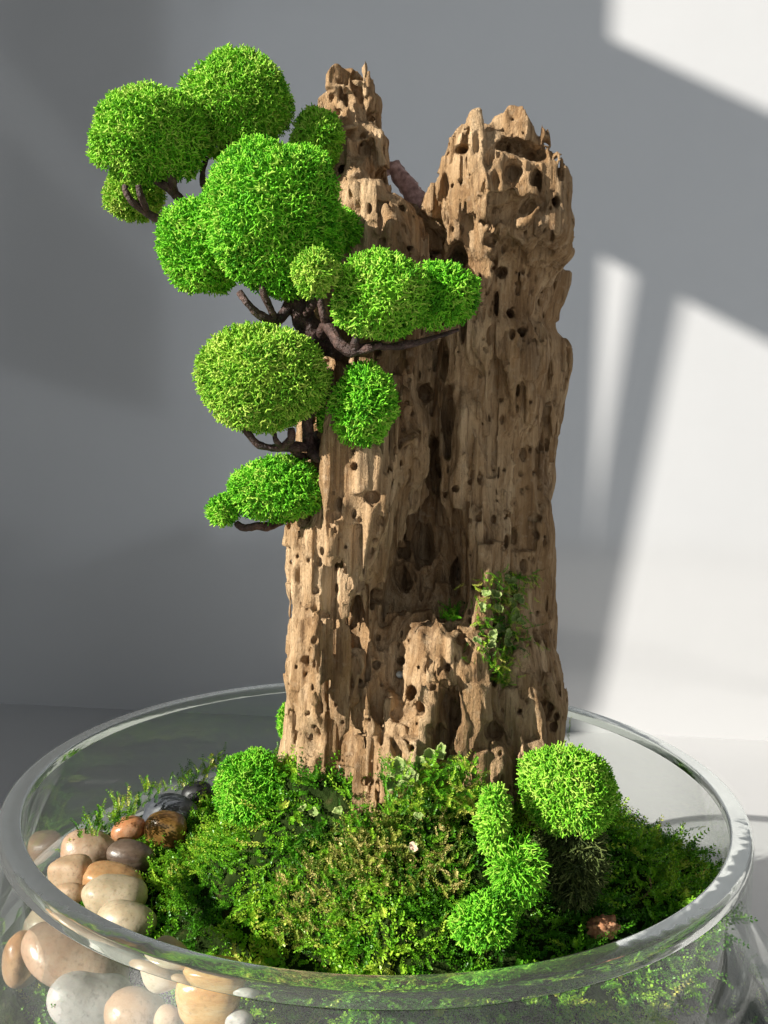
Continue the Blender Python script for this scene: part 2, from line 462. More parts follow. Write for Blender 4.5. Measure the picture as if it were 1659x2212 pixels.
left = lobe([(110, 684, 806, 0.006, 0.017), (150, 684, 806, 0.006, 0.017), (200, 680, 808, 0.006, 0.017), (240, 668, 806, 0.006, 0.017),
             (276, 672, 803, 0.004, 0.016), (292, 676, 830, 0.002, 0.017), (320, 680, 828, 0.002, 0.019), (354, 684, 837, 0.0, 0.021), (394, 688, 848, -0.001, 0.025),
             (426, 690, 884, -0.003, 0.029), (454, 692, 928, -0.004, 0.031), (482, 692, 938, -0.005, 0.033), (518, 690, 950, -0.006, 0.036), (600, 684, 945, -0.008, 0.038),
             (734, 672, 912, -0.008, 0.039), (850, 655, 912, -0.008, 0.040), (925, 640, 935, -0.008, 0.042), (1000, 632, 938, -0.008, 0.043), (1070, 627, 912, -0.008, 0.044), (1136, 624, 888, -0.007, 0.044),
             (1225, 630, 860, -0.006, 0.044), (1292, 648, 848, -0.005, 0.044), (1400, 640, 850, -0.004, 0.045), (1550, 626, 860, -0.002, 0.046), (1687, 604, 870, 0, 0.048), (1800, 596, 880, 0, 0.05)], top=[(660, 262), (668, 236), (684, 190), (706, 164), (722, 142), (748, 132), (772, 142), (784, 154), (806, 162), (812, 200)])
right = lobe([(215, 945, 1198, 0.008, 0.032), (262, 945, 1198, 0.008, 0.032), (325, 932, 1200, 0.007, 0.034), (372, 912, 1202, 0.005, 0.036),
              (406, 896, 1202, 0.005, 0.037), (440, 892, 1200, 0.004, 0.038), (520, 950, 1209, 0.004, 0.038), (560, 914, 1240, 0.006, 0.036), (600, 929, 1241, 0.008, 0.034), (698, 936, 1239, 0.009, 0.034), (735, 940, 1270, 0.009, 0.035),
              (790, 946, 1282, 0.009, 0.035), (850, 944, 1276, 0.009, 0.035), (930, 929, 1268, 0.009, 0.036), (1010, 924, 1244, 0.009, 0.036), (1080, 926, 1242, 0.008, 0.036), (1150, 944, 1240, 0.008, 0.037),
              (1330, 956, 1238, 0.006, 0.039), (1480, 985, 1238, 0.004, 0.042), (1600, 985, 1220, 0.001, 0.046), (1700, 985, 1226, 0, 0.048), (1800, 985, 1230, 0, 0.05)], power=2.8, top=[(905, 422), (925, 367), (950, 342), (968, 314), (996, 286), (1040, 284), (1052, 288), (1064, 272), (1082, 270), (1092, 258), (1120, 260), (1128, 292), (1140, 298), (1150, 286), (1174, 296), (1186, 328), (1196, 362), (1214, 370), (1226, 394)],
             skew=[(480, 0.0), (560, 0.4), (640, 0.72), (1330, 0.68), (1480, 0.4), (1620, 0.0)])
low = lobe([(1290, 860, 930, -0.002, 0.030), (1322, 815, 1010, -0.004, 0.037), (1350, 760, 1060, -0.004, 0.041), (1440, 690, 1120, -0.004, 0.045), (1560, 655, 1205, -0.003, 0.048), (1690, 630, 1215, -0.001, 0.051), (1800, 620, 1220, 0, 0.053)])
back = lobe([(440, 880, 925, 0.016, 0.012), (480, 850, 985, 0.016, 0.020), (560, 800, 1060, 0.018, 0.024), (900, 740, 1120, 0.020, 0.025), (1180, 740, 1120, 0.017, 0.028), (1320, 720, 1140, 0.012, 0.040), (1800, 700, 1150, 0.01, 0.035)])


def smin(a, b, k):
    h = np.clip(0.5 + 0.5 * (b - a) / k, 0, 1); return b * (1 - h) + a * h - k * h * (1 - h)


D = smin(smin(left, right, 0.002), low, 0.005); D = smin(D, back, 0.004)
del left, right, low, back
D += 0.0006
D += gnoise(0.017, 0.017, 0.045, 1) * 0.0016
D += gnoise(0.0075, 0.0075, 0.022, 2) * 0.0013
D += np.abs(gnoise(0.006, 0.006, 0.06, 3)) * -0.0016 + 0.0008          # long ridges and grooves
n5 = gnoise(0.009, 0.009, 0.024, 11); D += np.tanh(7 * (n5 - 0.25)) * 0.0013; D += np.tanh(7 * (n5 + 0.6)) * 0.0010   # flaked layers
n5 = gnoise(0.0045, 0.0045, 0.012, 12); D += np.tanh(6 * (n5 - 0.3)) * 0.0006; del n5
n4 = gnoise(0.0042, 0.0042, 0.007, 4)
D += np.clip(n4 - 0.62, 0, 1.2) * 0.0044                               # eaten-out pits
D += gnoise(0.0028, 0.0028, 0.010, 5) * 0.0006
NF = gnoise(0.0014, 0.0014, 0.0032, 6); D += NF * 0.00030
# bundles of broken fibres that end at different heights
r = rng(7)
cells = np.c_[r.uniform(gx[0], gx[-1], 520), r.uniform(gy[0], gy[-1], 520)]
gxy = np.stack(np.meshgrid(gx, gy, indexing='ij'), -1).reshape(-1, 2)
wob = np.c_[vnoise(np.c_[gxy * 300, np.zeros(len(gxy))], 3), vnoise(np.c_[gxy * 300, np.ones(len(gxy)) * 7], 4)] * 0.0016
cid = np.empty(len(gxy), int)
for k in range(0, len(gxy), 8000):
    q = gxy[k:k + 8000] + wob[k:k + 8000]
    cid[k:k + 8000] = ((q[:, None] - cells[None]) ** 2).sum(-1).argmin(1)
offs = np.zeros((520, NZ), np.float32)
for c in range(520):
    k = 0
    while k < NZ:
        n = int(r.uniform(0.010, 0.05) / VZ); offs[c, k:k + n] = r.choice([0, 0, 0.0006, -0.0005, 0.0016, 0.0026, -0.0009]); k += n
D += offs[cid].reshape(NX, NY, NZ)
del n4


def hit(o, d, tmax=0.6):
    t = np.arange(0.05, tmax, 0.0004); p = o + d * t[:, None]
    i = np.round((p[:, 0] - gx[0]) / VX).astype(int); j = np.round((p[:, 1] - gy[0]) / VX).astype(int); k = np.round((p[:, 2] - gz[0]) / VZ).astype(int)
    ok = (i >= 0) & (i < NX) & (j >= 0) & (j < NY) & (k >= 0) & (k < NZ)
    v = np.where(ok, D[np.clip(i, 0, NX - 1), np.clip(j, 0, NY - 1), np.clip(k, 0, NZ - 1)], 1)
    s = np.nonzero(v < 0)[0]
    return (p[s[0]], t[s[0]]) if len(s) else (None, 0)


def carve(c, ax, rx, rz, L, tilt=0.0):
    """take an elongated hole out of the wood: centre, direction inward, half width, half height, depth"""
    ax = ax / np.linalg.norm(ax)
    e = np.cross(ax, [0, 0, 1.]); e /= np.linalg.norm(e); f = np.cross(e, ax)
    e, f = e * math.cos(tilt) + f * math.sin(tilt), f * math.cos(tilt) - e * math.sin(tilt)
    m = max(rx, rz, L) + 0.001
    s = [slice(max(0, int((c[q] - m - g[0]) / st)), max(0, int((c[q] + m - g[0]) / st) + 2)) for q, (g, st) in enumerate(((gx, VX), (gy, VX), (gz, VZ)))]
    X = gx[s[0]][:, None, None] - c[0]; Y = gy[s[1]][None, :, None] - c[1]; Z = gz[s[2]][None, None, :] - c[2]
    if 0 in (X.size, Y.size, Z.size): return
    pa = X * ax[0] + Y * ax[1] + Z * ax[2]; pe = X * e[0] + Y * e[1] + Z * e[2]; pf = X * f[0] + Y * f[1] + Z * f[2]
    q = np.sqrt((pe / rx) ** 2 + (pf / rz) ** 2 + (pa / L) ** 2) * (1 + 0.20 * NF[s[0], s[1], s[2]])
    D[s[0], s[1], s[2]] = np.maximum(D[s[0], s[1], s[2]], ((1 - q) * min(rx, rz, L)).astype(np.float32))


# holes read off the photograph: px, py, half width, half height, depth (px), tilt
HOLES = [(839, 1018, 9, 10, 40, 0), (770, 1314, 18, 38, 60, 0), (815, 1287, 19, 17, 60, 0), (693, 1290, 7, 30, 30, .2), (666, 1210, 7, 8, 25, 0), (678, 1383, 7, 8, 25, 0),
         (670, 1405, 5, 6, 20, 0), (666, 1441, 8, 13, 30, 0), (700, 1487, 8, 24, 25, -.7), (812, 1436, 8, 9, 30, 0), (866, 1427, 14, 10, 40, -.4), (864, 1456, 13, 14, 20, 0), (886, 1496, 17, 18, 60, 0), (904, 1534, 13, 14, 60, 0), (868, 1541, 30, 22, 45, 0),
         (966, 1441, 9, 11, 30, 0), (993, 1383, 10, 10, 40, 0), (1033, 1119, 9, 10, 25, 0), (1064, 1121, 7, 9, 25, 0), (1088, 1183, 9, 5, 25, 0), (1110, 1087, 6, 7, 25, 0),
         (1193, 1347, 9, 9, 30, 0), (1188, 1527, 7, 9, 30, 0), (1202, 1547, 6, 8, 30, 0), (1195, 1570, 9, 10, 30, 0), (1068, 1578, 20, 22, 60, 0), (1122, 1536, 6, 7, 30, 0),
         (753, 1607, 20, 26, 24, 0), (859, 1616, 14, 24, 25, .4), (824, 1594, 5, 17, 25, 0), (930, 1576, 7, 9, 30, 0), (890, 1616, 7, 7, 30, 0), (793, 1687, 13, 10, 25, 0), (728, 1114, 11, 10, 20, 0),
         (802, 1074, 20, 15, 30, 0), (824, 1125, 7, 12, 25, .2), (842, 1105, 6, 7, 25, 0), (637, 1652, 5, 20, 18, 0), (1162, 1118, 8, 8, 25, 0), (1157, 1150, 6, 6, 25, 0),
         (970, 1540, 26, 66, 130, .12), (955, 1600, 20, 40, 90, 0), (1110, 452, 80, 22, 34, .25), (1140, 322, 60, 18, 60, -.2), (965, 900, 16, 90, 110, .05), (955, 780, 14, 70, 90, 0), (940, 1010, 18, 70, 90, .05), (915, 1180, 26, 60, 80, .1), (870, 1250, 22, 40, 60, .4), (985, 1240, 14, 40, 70, 0), (890, 1130, 15, 30, 50, .3), (1000, 700, 8, 50, 50, 0), (1001, 324, 16, 9, 40, 0), (1060, 325, 8, 45, 14, 0), (1100, 318, 30, 17, 60, 0), (1150, 335, 34, 13, 45, -.25), (1105, 370, 18, 25, 55, 0), (1159, 390, 11, 23, 50, 0),
         (1211, 372, 7, 16, 25, 0), (1061, 520, 17, 15, 60, 0), (1079, 534, 15, 13, 60, 0), (1098, 524, 16, 12, 40, 0), (1085, 588, 11, 11, 45, 0), (1067, 582, 6, 6, 30, 0), (985, 556, 26, 30, 120, 0),
         (963, 402, 8, 30, 22, .1), (1075, 425, 42, 16, 14, 0), (1150, 445, 40, 12, 18, .5), (1030, 300, 7, 30, 14, 0), (1140, 292, 5, 20, 14, 0), (753, 214, 10, 12, 36, 0), (759, 240, 8, 18, 25, .15), (775, 192, 17, 36, 16, 0), (735, 195, 12, 30, 9, .2), (687, 208, 5, 9, 18, .3), (789, 325, 13, 20, 45, 0),
         (801, 306, 7, 8, 25, 0), (823, 382, 19, 19, 70, .2), (755, 288, 10, 8, 30, 0), (783, 280, 9, 6, 20, 0), (731, 242, 8, 7, 20, 0), (745, 262, 16, 8, 14, 0), (885, 818, 10, 10, 30, 0), (914, 849, 20, 24, 60, 0), (878, 871, 6, 6, 20, 0),
         (872, 927, 6, 6, 20, 0), (1045, 650, 6, 60, 14, 0), (1130, 560, 10, 40, 16, 0), (1160, 700, 14, 50, 12, 0), (1195, 620, 12, 60, 18, 0), (1180, 880, 10, 90, 20, .05), (1190, 1020, 16, 40, 25, 0)]
for px, py, rx, rz, L, tl in HOLES:
    d = ray(px, py); p, t = hit(CAM, d)
    if p is None: continue
    u = t / FPX
    carve(p, d + np.array([0.1, 0, -0.05]), rx * u, rz * u, L * u, tl)
for _ in range(1900):                                                     # woodworm holes all over
    az = r.uniform(-2.6, 2.6); zz = r.uniform(ZR, ZR + 0.26)
    d = np.array([-math.sin(az), math.cos(az), r.uniform(-.2, .2)]); d /= np.linalg.norm(d)
    o = np.array([0.014 + r.uniform(-.045, .045) * math.cos(az), 0.0 + r.uniform(-.045, .045) * math.sin(az), zz]) - d * 0.2
    p, t = hit(o, d, 0.4)
    if p is None: continue
    q = 0.00052 + 0.0012 * r.random() ** 5
    carve(p, d + r.normal(size=3) * 0.25, q, q * (1 + 2.2 * r.random() ** 3), q * 5)
for _ in range(60):                                                       # vertical slots between fibres
    az = r.uniform(-1.5, 1.5); zz = r.uniform(ZR + .01, ZR + 0.25)
    d = np.array([-math.sin(az), math.cos(az), 0.]); o = np.array([0.014 + r.uniform(-.04, .04) * math.cos(az), r.uniform(-.04, .04) * math.sin(az), zz]) - d * 0.2
    p, t = hit(o, d, 0.4)
    if p is not None: carve(p, d, r.uniform(.0006, .0012), r.uniform(.003, .011), r.uniform(.002, .004), r.normal() * .06)

D[0], D[-1], D[:, 0], D[:, -1], D[:, :, 0], D[:, :, -1] = (0.001,) * 6
vg = openvdb.FloatGrid(0.001); vg.copyFromArray(np.clip(D, -0.0012, 0.0012))
pts, tris, quads = vg.convertToPolygons(isovalue=0.0, adaptivity=0.12)
pts = np.array(pts, np.float64); tris = np.array(tris).reshape(-1, 3); quads = np.array(quads).reshape(-1, 4)
# keep only the one connected piece of wood
lab = np.arange(len(pts)); E = np.concatenate([quads[:, [0, 1]], quads[:, [1, 2]], quads[:, [2, 3]], tris[:, [0, 1]], tris[:, [1, 2]]]).astype(int)
while True:
    m = np.minimum(lab[E[:, 0]], lab[E[:, 1]]); l2 = lab.copy()
    np.minimum.at(l2, E[:, 0], m); np.minimum.at(l2, E[:, 1], m); l2 = l2[l2]; l2 = l2[l2]
    if (l2 == lab).all(): break
    lab = l2
big = np.bincount(lab).argmax(); keep = lab == big; idx = np.cumsum(keep) - 1
quads = idx[quads[keep[quads[:, 0]]]]; tris = idx[tris[keep[tris[:, 0]]]] if len(tris) else tris
pts = pts[keep] * [VX, VX, VZ] + [gx[0], gy[0], gz[0]]
print('STUMP verts', len(pts), 'tris', len(quads) * 2 + len(tris))
stump = tag(link('driftwood_stump', np_mesh('driftwood_stump', pts, [quads[:, ::-1], tris[:, ::-1]], m_wood)),
            'tall weathered brown driftwood stump riddled with wormholes, split into two peaks', 'driftwood')


def on_stump(px, py):
    p, t = hit(CAM, ray(px, py)); return p


# ------------------------------------------------------------------ moss templates
def prism(a, b, ra, rb, side=3):
    d = b - a; d = d / np.linalg.norm(d); e = np.cross(d, [0.31, 0.77, 0.55]); e /= np.linalg.norm(e); f = np.cross(d, e)
    th = np.arange(side) / side * 2 * np.pi; c = np.cos(th)[:, None] * e + np.sin(th)[:, None] * f
    V = np.concatenate([a + c * ra, b + c * rb]); j = np.arange(side); k = (j + 1) % side
    return V, np.stack([j, k, k + side, j + side], 1)


def branchlet(seed, spread=1.05, thick=0.092):
    """one forked tip of reindeer moss, about one unit tall"""
    r = rng(seed); Vs, Qs, n = [], [], 0

    def grow(a, d, ln, rad, lev):
        nonlocal n
        b = a + d * ln; V, Q = prism(a, b, rad, rad * (0.9 if lev < 2 else 0.78)); Vs.append(V); Qs.append(Q + n); n += len(V)
        if lev == 2: return
        ax = np.cross(d, r.normal(size=3)); ax /= np.linalg.norm(ax)
        for s in (-1, 1):
            nd = d + ax * s * spread * r.uniform(0.6, 1.4) + r.normal(size=3) * 0.15
            grow(b - d * rad * 0.3, nd / np.linalg.norm(nd), ln * r.uniform(0.6, 0.95), rad * 0.85, lev + 1)
    grow(np.zeros(3), np.array([0, 0, 1.]), 0.42, thick, 0)
    return np.concatenate(Vs), [np.concatenate(Qs)]


TIPS = [branchlet(s) for s in range(10)]
THIN = [branchlet(50 + s, 0.6, 0.042) for s in range(10)]


def sphere_dirs(n, r):
    k = np.arange(n) + 0.5; ph = np.arccos(1 - 2 * k / n); th = np.pi * (1 + 5 ** 0.5) * k
    d = np.stack([np.cos(th) * np.sin(ph), np.sin(th) * np.sin(ph), np.cos(ph)], 1) + r.normal(size=(n, 3)) * (1.1 / math.sqrt(n))
    return d / np.linalg.norm(d, axis=1, keepdims=True)


def ico(sub):
    import bmesh
    bm = bmesh.new(); bmesh.ops.create_icosphere(bm, subdivisions=sub, radius=1.0)
    V = np.array([v.co[:] for v in bm.verts]); F = np.array([[v.index for v in f.verts] for f in bm.faces]); bm.free()
    return V, F


ICO3, ICO4, ICO5 = ico(3), ico(4), ico(5)


def moss_ball(name, c, rad, mat, seed, parent=None, tip=0.0034, gap=0.00114, lump=0.16, ax=None, cut=-1.1, jit=0.95, droop=0.0):
    """a cushion of forked moss tips round an ellipsoid core; rad = (rx, ry, rz)"""
    r = rng(seed); rad = np.array(rad, float); c = np.array(c)

    def radius(d): return 1 + lump * 0.45 * waves(d, 2.6, seed) + lump * 0.32 * waves(d, 5.5, seed + 9) + lump * 0.16 * waves(d, 11., seed + 5)
    def rot(v):
        if not ax: return v
        ca, sa = math.cos(ax), math.sin(ax)
        return np.stack([v[:, 0] * ca + v[:, 2] * sa, v[:, 1], -v[:, 0] * sa + v[:, 2] * ca], 1)
    n = int(4 * math.pi * ((rad[0] * rad[1]) ** 1.6 / 3 + (rad[0] * rad[2]) ** 1.6 / 3 + (rad[1] * rad[2]) ** 1.6 / 3) ** (1 / 1.6) / gap ** 2)
    d = sphere_dirs(n, r)
    d = d[(d[:, 1] < 0.35) | (r.random(n) < 0.45)]                      # sparser towards the far side
    d = d[d[:, 2] > cut]
    nrm = d / rad; nrm /= np.linalg.norm(nrm, axis=1, keepdims=True)
    ln = tip * r.uniform(0.82, 1.15, len(d))
    base = rot(d * rad * radius(d)[:, None]) - rot(nrm) * (ln * 0.92)[:, None] + c
    N = rot(nrm) + r.normal(size=d.shape) * jit - np.array([0, 0, 1.0]) * droop
    TP = THIN if tip > 0.005 else TIPS
    s = Soup(); Rm = frames(N, r); t = r.random(len(d)); k = r.integers(0, len(TP), len(d))
    for q in range(len(TP)):
        m = k == q
        if m.any(): s.scatter(TP[q], base[m], Rm[m], ln[m], t[m])
    cv = rot(ICO3[0] * np.maximum(rad - tip * 1.15, rad * 0.4) * radius(ICO3[0])[:, None]) + c
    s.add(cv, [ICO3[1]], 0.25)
    return link(name, s.mesh(name, mat), parent)


def pad(px, py, rx, ry, y, depth=None):
    c = P(px, py, y); u = (y - CAM[1]) / FPX
    return c, (rx * u, (depth or 0.5 * (rx + ry)) * u, ry * u)


# ------------------------------------------------------------------ moss bonsai on the stump
tree = tag(empty('moss_bonsai_tree', P(690, 740, -0.045)), 'miniature tree of brown wire branches bearing round bright green moss crowns, fixed to the driftwood', 'bonsai tree')
TUBES = dict(
    trunk=([(925, 470, .03), (893, 425, .032), (868, 385, .032), (848, 362, .034), (820, 380, .04)], [18, 23, 21, 15, 8]),
    main=([(742, 765, -.046), (690, 735, -.049), (655, 690, -.052), (640, 640, -.052), (610, 560, -.046), (560, 470, -.036), (505, 400, -.03)], [17, 24, 26, 22, 18, 14, 10]))
tp = np.array([P(*q) for q in TUBES['main'][0]]); u0 = 0.222 / FPX
V, F = tube(tp, np.array(TUBES['main'][1]) * u0, 14, 5, 0.55)
link('trunk', np_mesh('trunk', V, F, m_bark), tree)
tp = np.array([P(*q) for q in TUBES['trunk'][0]])
m_pink = Mat('reddish_bark'); m_pink.lk(m_pink.ramp(m_pink.noise(300., 4), [(0.35, (0.22, 0.12, 0.10)), (0.55, (0.5, 0.3, 0.26)), (0.7, (0.7, 0.5, 0.44))]), m_pink.bsdf.inputs['Base Color'])
m_pink.bsdf.inputs['Roughness'].default_value = 0.7
V, F = tube(tp, np.array(TUBES['trunk'][1]) * 0.29 / FPX, 12, 6, 0.5)
o = link('branch', np_mesh('branch', V, F, m_pink.m), tree); o['label'] = 'reddish bark branch passing behind the left peak'
BR = [([(640, 640, -.052), (600, 690, -.055), (560, 680, -.058), (535, 655, -.06), (518, 630, -.06)], [15, 12, 10, 9, 7]),
      ([(595, 688, -.056), (578, 655, -.059), (568, 625, -.061), (572, 600, -.06)], [8, 8, 8, 6]),
      ([(648, 660, -.053), (632, 625, -.056), (615, 612, -.058), (600, 590, -.058)], [13, 12, 11, 8]),
      ([(655, 690, -.053), (672, 660, -.058), (690, 640, -.06)], [12, 10, 7]),
      ([(690, 735, -.05), (706, 702, -.058), (728, 738, -.062), (762, 758, -.064), (800, 748, -.064), (860, 748, -.06), (920, 735, -.054), (990, 712, -.05)], [12, 13, 13, 12, 9, 8, 6, 4]),
      ([(706, 702, -.058), (698, 680, -.061), (690, 640, -.061)], [10, 9, 7]),
      ([(765, 762, -.064), (768, 735, -.066), (772, 700, -.066)], [9, 10, 8]),
      ([(772, 758, -.064), (800, 752, -.066), (822, 742, -.065)], [10, 8, 5]),
      ([(505, 400, -.03), (450, 460, -.034), (410, 470, -.036), (365, 482, -.036), (320, 462, -.038), (285, 435, -.042), (270, 412, -.043), (272, 400, -.043)], [8, 9, 9, 9, 9, 8, 7, 5]),
      ([(318, 458, -.038), (305, 425, -.044), (300, 400, -.045)], [7, 8, 6]),
      ([(440, 455, -.034), (400, 440, -.036), (380, 420, -.038), (362, 405, -.04), (340, 390, -.04), (322, 385, -.04)], [9, 10, 10, 9, 8, 6]),
      ([(378, 415, -.038), (372, 390, -.042), (366, 365, -.042)], [9, 9, 7]),
      ([(470, 430, -.034), (442, 402, -.036), (438, 372, -.036), (446, 340, -.036)], [8, 8, 7, 6]),
      ([(470, 420, -.034), (476, 370, -.036), (490, 335, -.036), (497, 310, -.034)], [8, 8, 8, 6]),
      ([(690, 940, -.042), (672, 965, -.05), (640, 965, -.054), (600, 968, -.056), (560, 962, -.058), (535, 935, -.06), (518, 918, -.06)], [14, 12, 11, 9, 8, 7, 6]),
      ([(610, 968, -.056), (596, 950, -.06), (592, 928, -.06)], [7, 7, 5]),
      ([(612, 965, -.056), (628, 948, -.059), (628, 925, -.06)], [9, 9, 7]),
      ([(672, 965, -.05), (664, 930, -.053), (668, 890, -.056), (690, 850, -.055)], [14, 13, 11, 8]),
      ([(672, 962, -.05), (682, 985, -.054), (700, 985, -.056), (712, 960, -.058), (705, 930, -.058)], [13, 13, 11, 9, 7]),
      ([(690, 960, -.048), (715, 992, -.053), (745, 995, -.055), (790, 975, -.055), (830, 968, -.052)], [12, 11, 10, 7, 4]),
      ([(636, 970, -.053), (650, 985, -.05), (672, 985, -.046), (690, 975, -.042)], [8, 9, 9, 8]),
      ([(640, 1110, -.034), (590, 1135, -.042), (552, 1137, -.046), (524, 1140, -.047), (510, 1128, -.047)], [7, 9, 10, 9, 6])]
for k, (pp, rr) in enumerate(BR):
    q = np.array([P(*p) for p in pp]); u = (np.mean([p[2] for p in pp]) - CAM[1]) / FPX
    V, F = tube(q, np.array(rr) * u, 10, 20 + k, 0.42)
    link('branch', np_mesh('branch', V, F, m_bark), tree)
CROWNS = [(518, 222, 122, 112, -.030, m_green, None), (322, 292, 126, 102, -.042, m_green, None), (290, 420, 70, 62, -.012, m_lime, 'yellow green crown hanging lowest at the upper left'),
          (685, 302, 62, 72, -.024, m_green, None), (604, 480, 158, 158, -.058, m_deep, None), (440, 536, 92, 110, -.050, m_deep, None), (720, 500, 66, 60, -.038, m_deep, None),
          (683, 592, 54, 58, -.080, m_lime, None), (822, 640, 116, 96, -.070, m_green, None), (952, 636, 88, 76, -.064, m_deep, None),
          (575, 816, 148, 116, -.060, m_lime, 'large yellow green crown below the middle branches'), (786, 880, 79, 93, -.058, m_deep, None), (722, 895, 46, 60, -.050, m_deep, None), (597, 1058, 108, 78, -.048, m_deep, None), (484, 1100, 42, 42, -.048, m_deep, None)]
for k, (px, py, rx, ry, y, mt, lb) in enumerate(CROWNS):
    c, rd = pad(px, py, rx, ry, y)
    o = moss_ball('moss_crown', c, rd, mt, 100 + k, tree, lump=0.125)
    if lb: o['label'] = lb

# ------------------------------------------------------------------ moss bed


def bed_z(x, y):
    rr = np.hypot(x, y); rs = np.hypot((x - 0.010) / 1.1, y)
    t = np.clip((rs - 0.050) / 0.058, 0, 1)
    z = ZR + 0.009 - 0.042 * t ** 0.9
    ang = np.degrees(np.arctan2(y, x)) % 360
    side = np.clip(1 - np.abs(ang - 196) / 76, 0, 1) * np.clip((rr - 0.046) / 0.024, 0, 1)
    z = z - 0.026 * np.sqrt(side)
    z = np.maximum(z, ZR - 0.050)
    q = np.clip((y + 0.035) / 0.05, 0, 1); z = np.maximum(z - 0.026 * q * q * (3 - 2 * q), np.minimum(z, ZR - 0.036))
    p = np.c_[x, y, np.zeros_like(x)]
    return z + 0.0028 * vnoise(p * 75, 51) + 0.0016 * vnoise(p * 190, 52)


seg, rings = 180, 60
rr = np.concatenate([np.linspace(0.004, RI - 0.0012, rings), [0.1155, 0.123, 0.130, 0.136, 0.138]])
zz = np.array([-0.0445, -0.0535, -0.0615, -0.075, -0.095]) + ZR
th = np.arange(seg) / seg * 2 * np.pi
V = []
for k, q in enumerate(rr):
    x, y = q * np.cos(th), q * np.sin(th); V.append(np.c_[x, y, bed_z(x, y) if k < rings else np.full(seg, zz[k - rings])])
V = np.concatenate(V); m = len(rr)
i = np.arange(m - 1)[:, None] * seg; j = np.arange(seg)[None]; j2 = (j + 1) % seg
Q = np.stack([i + j, i + seg + j, i + seg + j2, i + j2], -1).reshape(-1, 4)
ms = Mat('dark_peat'); ms.lk(ms.ramp(ms.noise(200., 5), [(0.35, (0.012, 0.022, 0.006)), (0.6, (0.03, 0.05, 0.012)), (0.75, (0.07, 0.06, 0.025))]), ms.bsdf.inputs['Base Color'])
ms.bsdf.inputs['Roughness'].default_value = 1.0; ms.bsdf.inputs['Specular IOR Level'].default_value = 0.0
ms.lk(ms.bump(ms.noise(500., 6), 1.0, 0.003), ms.bsdf.inputs['Normal'])
tag(link('moss_bed', np_mesh('moss_bed', V, [Q], ms.m)), 'dark mossy soil mound filling the glass bowl', 'soil', kind='stuff')


def frond(seed, n=9, leaves=4, curve=1.3):
    """a feathery moss shoot about one unit long, small folded leaves round a bent stem"""
    r = rng(seed); t = np.linspace(0, 1, n); bend = r.uniform(-curve, curve); tw = r.uniform(-.5, .5)
    C = np.stack([np.sin(t * bend) * t * 0.6, np.sin(t * tw * 2) * 0.25 * t, t * (1 - 0.25 * abs(bend) * t)], 1)
    V, F, k = [], [], 0
    for q in range(n):
        T = C[min(q + 1, n - 1)] - C[max(q - 1, 0)]; T /= np.linalg.norm(T)
        a0 = r.uniform(0, 6.28)
        for l in range(leaves):
            a = a0 + l * 2 * math.pi / leaves + r.normal() * .3
            e = np.cross(T, [math.cos(a), math.sin(a), .2]); e /= np.linalg.norm(e); o = np.cross(e, T)
            ln = 0.17 * r.uniform(.7, 1.25) * (1 - 0.45 * t[q]); w = ln * 0.24
            d = o * 0.85 + T * 0.75
            b = C[q]; tip = b + d * ln - o * 0.03; mid = b + d * ln * .5
            V += [b, mid + e * w + o * .02, tip, mid - e * w + o * .02]; F.append((k, k + 1, k + 2, k + 3)); k += 4
    return np.array(V), [np.array(F)]


FROND = [frond(s) for s in range(9)]
FR6 = [frond(40 + s, 6, 3, 1.2) for s in range(6)]


def in_stump(x, y):
    return (((x - 0.012) / 0.045) ** 2 + ((y + 0.001) / 0.044) ** 2) < 1


s = Soup(); r = rng(61)
n = 16000
rad = RI * np.sqrt(r.random(n)) * 0.985; ang = r.random(n) * 2 * np.pi
x, y = rad * np.cos(ang), rad * np.sin(ang)
ok = ~in_stump(x, y) & ((y < 0.045) | (r.random(n) < 0.5))
ang_d = np.degrees(ang) % 360
peb = (np.abs(ang_d - 195) < 62) & (rad > 0.07)
ok &= ~peb | (r.random(n) < 0.45)
x, y = x[ok], y[ok]; n = len(x)
pos = np.c_[x, y, bed_z(x, y) + r.uniform(-0.0012, 0.0016, n)]
e = 1e-3
N = np.c_[-(bed_z(x + e, y) - bed_z(x - e, y)) / (2 * e), -(bed_z(x, y + e) - bed_z(x, y - e)) / (2 * e), np.ones(n)]
N /= np.linalg.norm(N, axis=1, keepdims=True)
N = N + r.normal(size=(n, 3)) * 1.1; N[:, 2] = np.abs(N[:, 2]) * 0.42 + 0.10
pt = vnoise(np.c_[x, y, 0 * x] * 85, 72)
sc_ = r.uniform(0.0045, 0.0098, n) * (1 + 0.35 * pt)
tint = np.clip(0.42 + 0.30 * vnoise(np.c_[x, y, 0 * x] * 60, 71) + 0.12 * pt + r.normal(size=n) * 0.18, 0, 1)
Rm = frames(N, r); k = r.integers(0, len(FROND), n)
for q in range(len(FROND)):
    m = k == q; s.scatter(FROND[q], pos[m], Rm[m], sc_[m], tint[m])
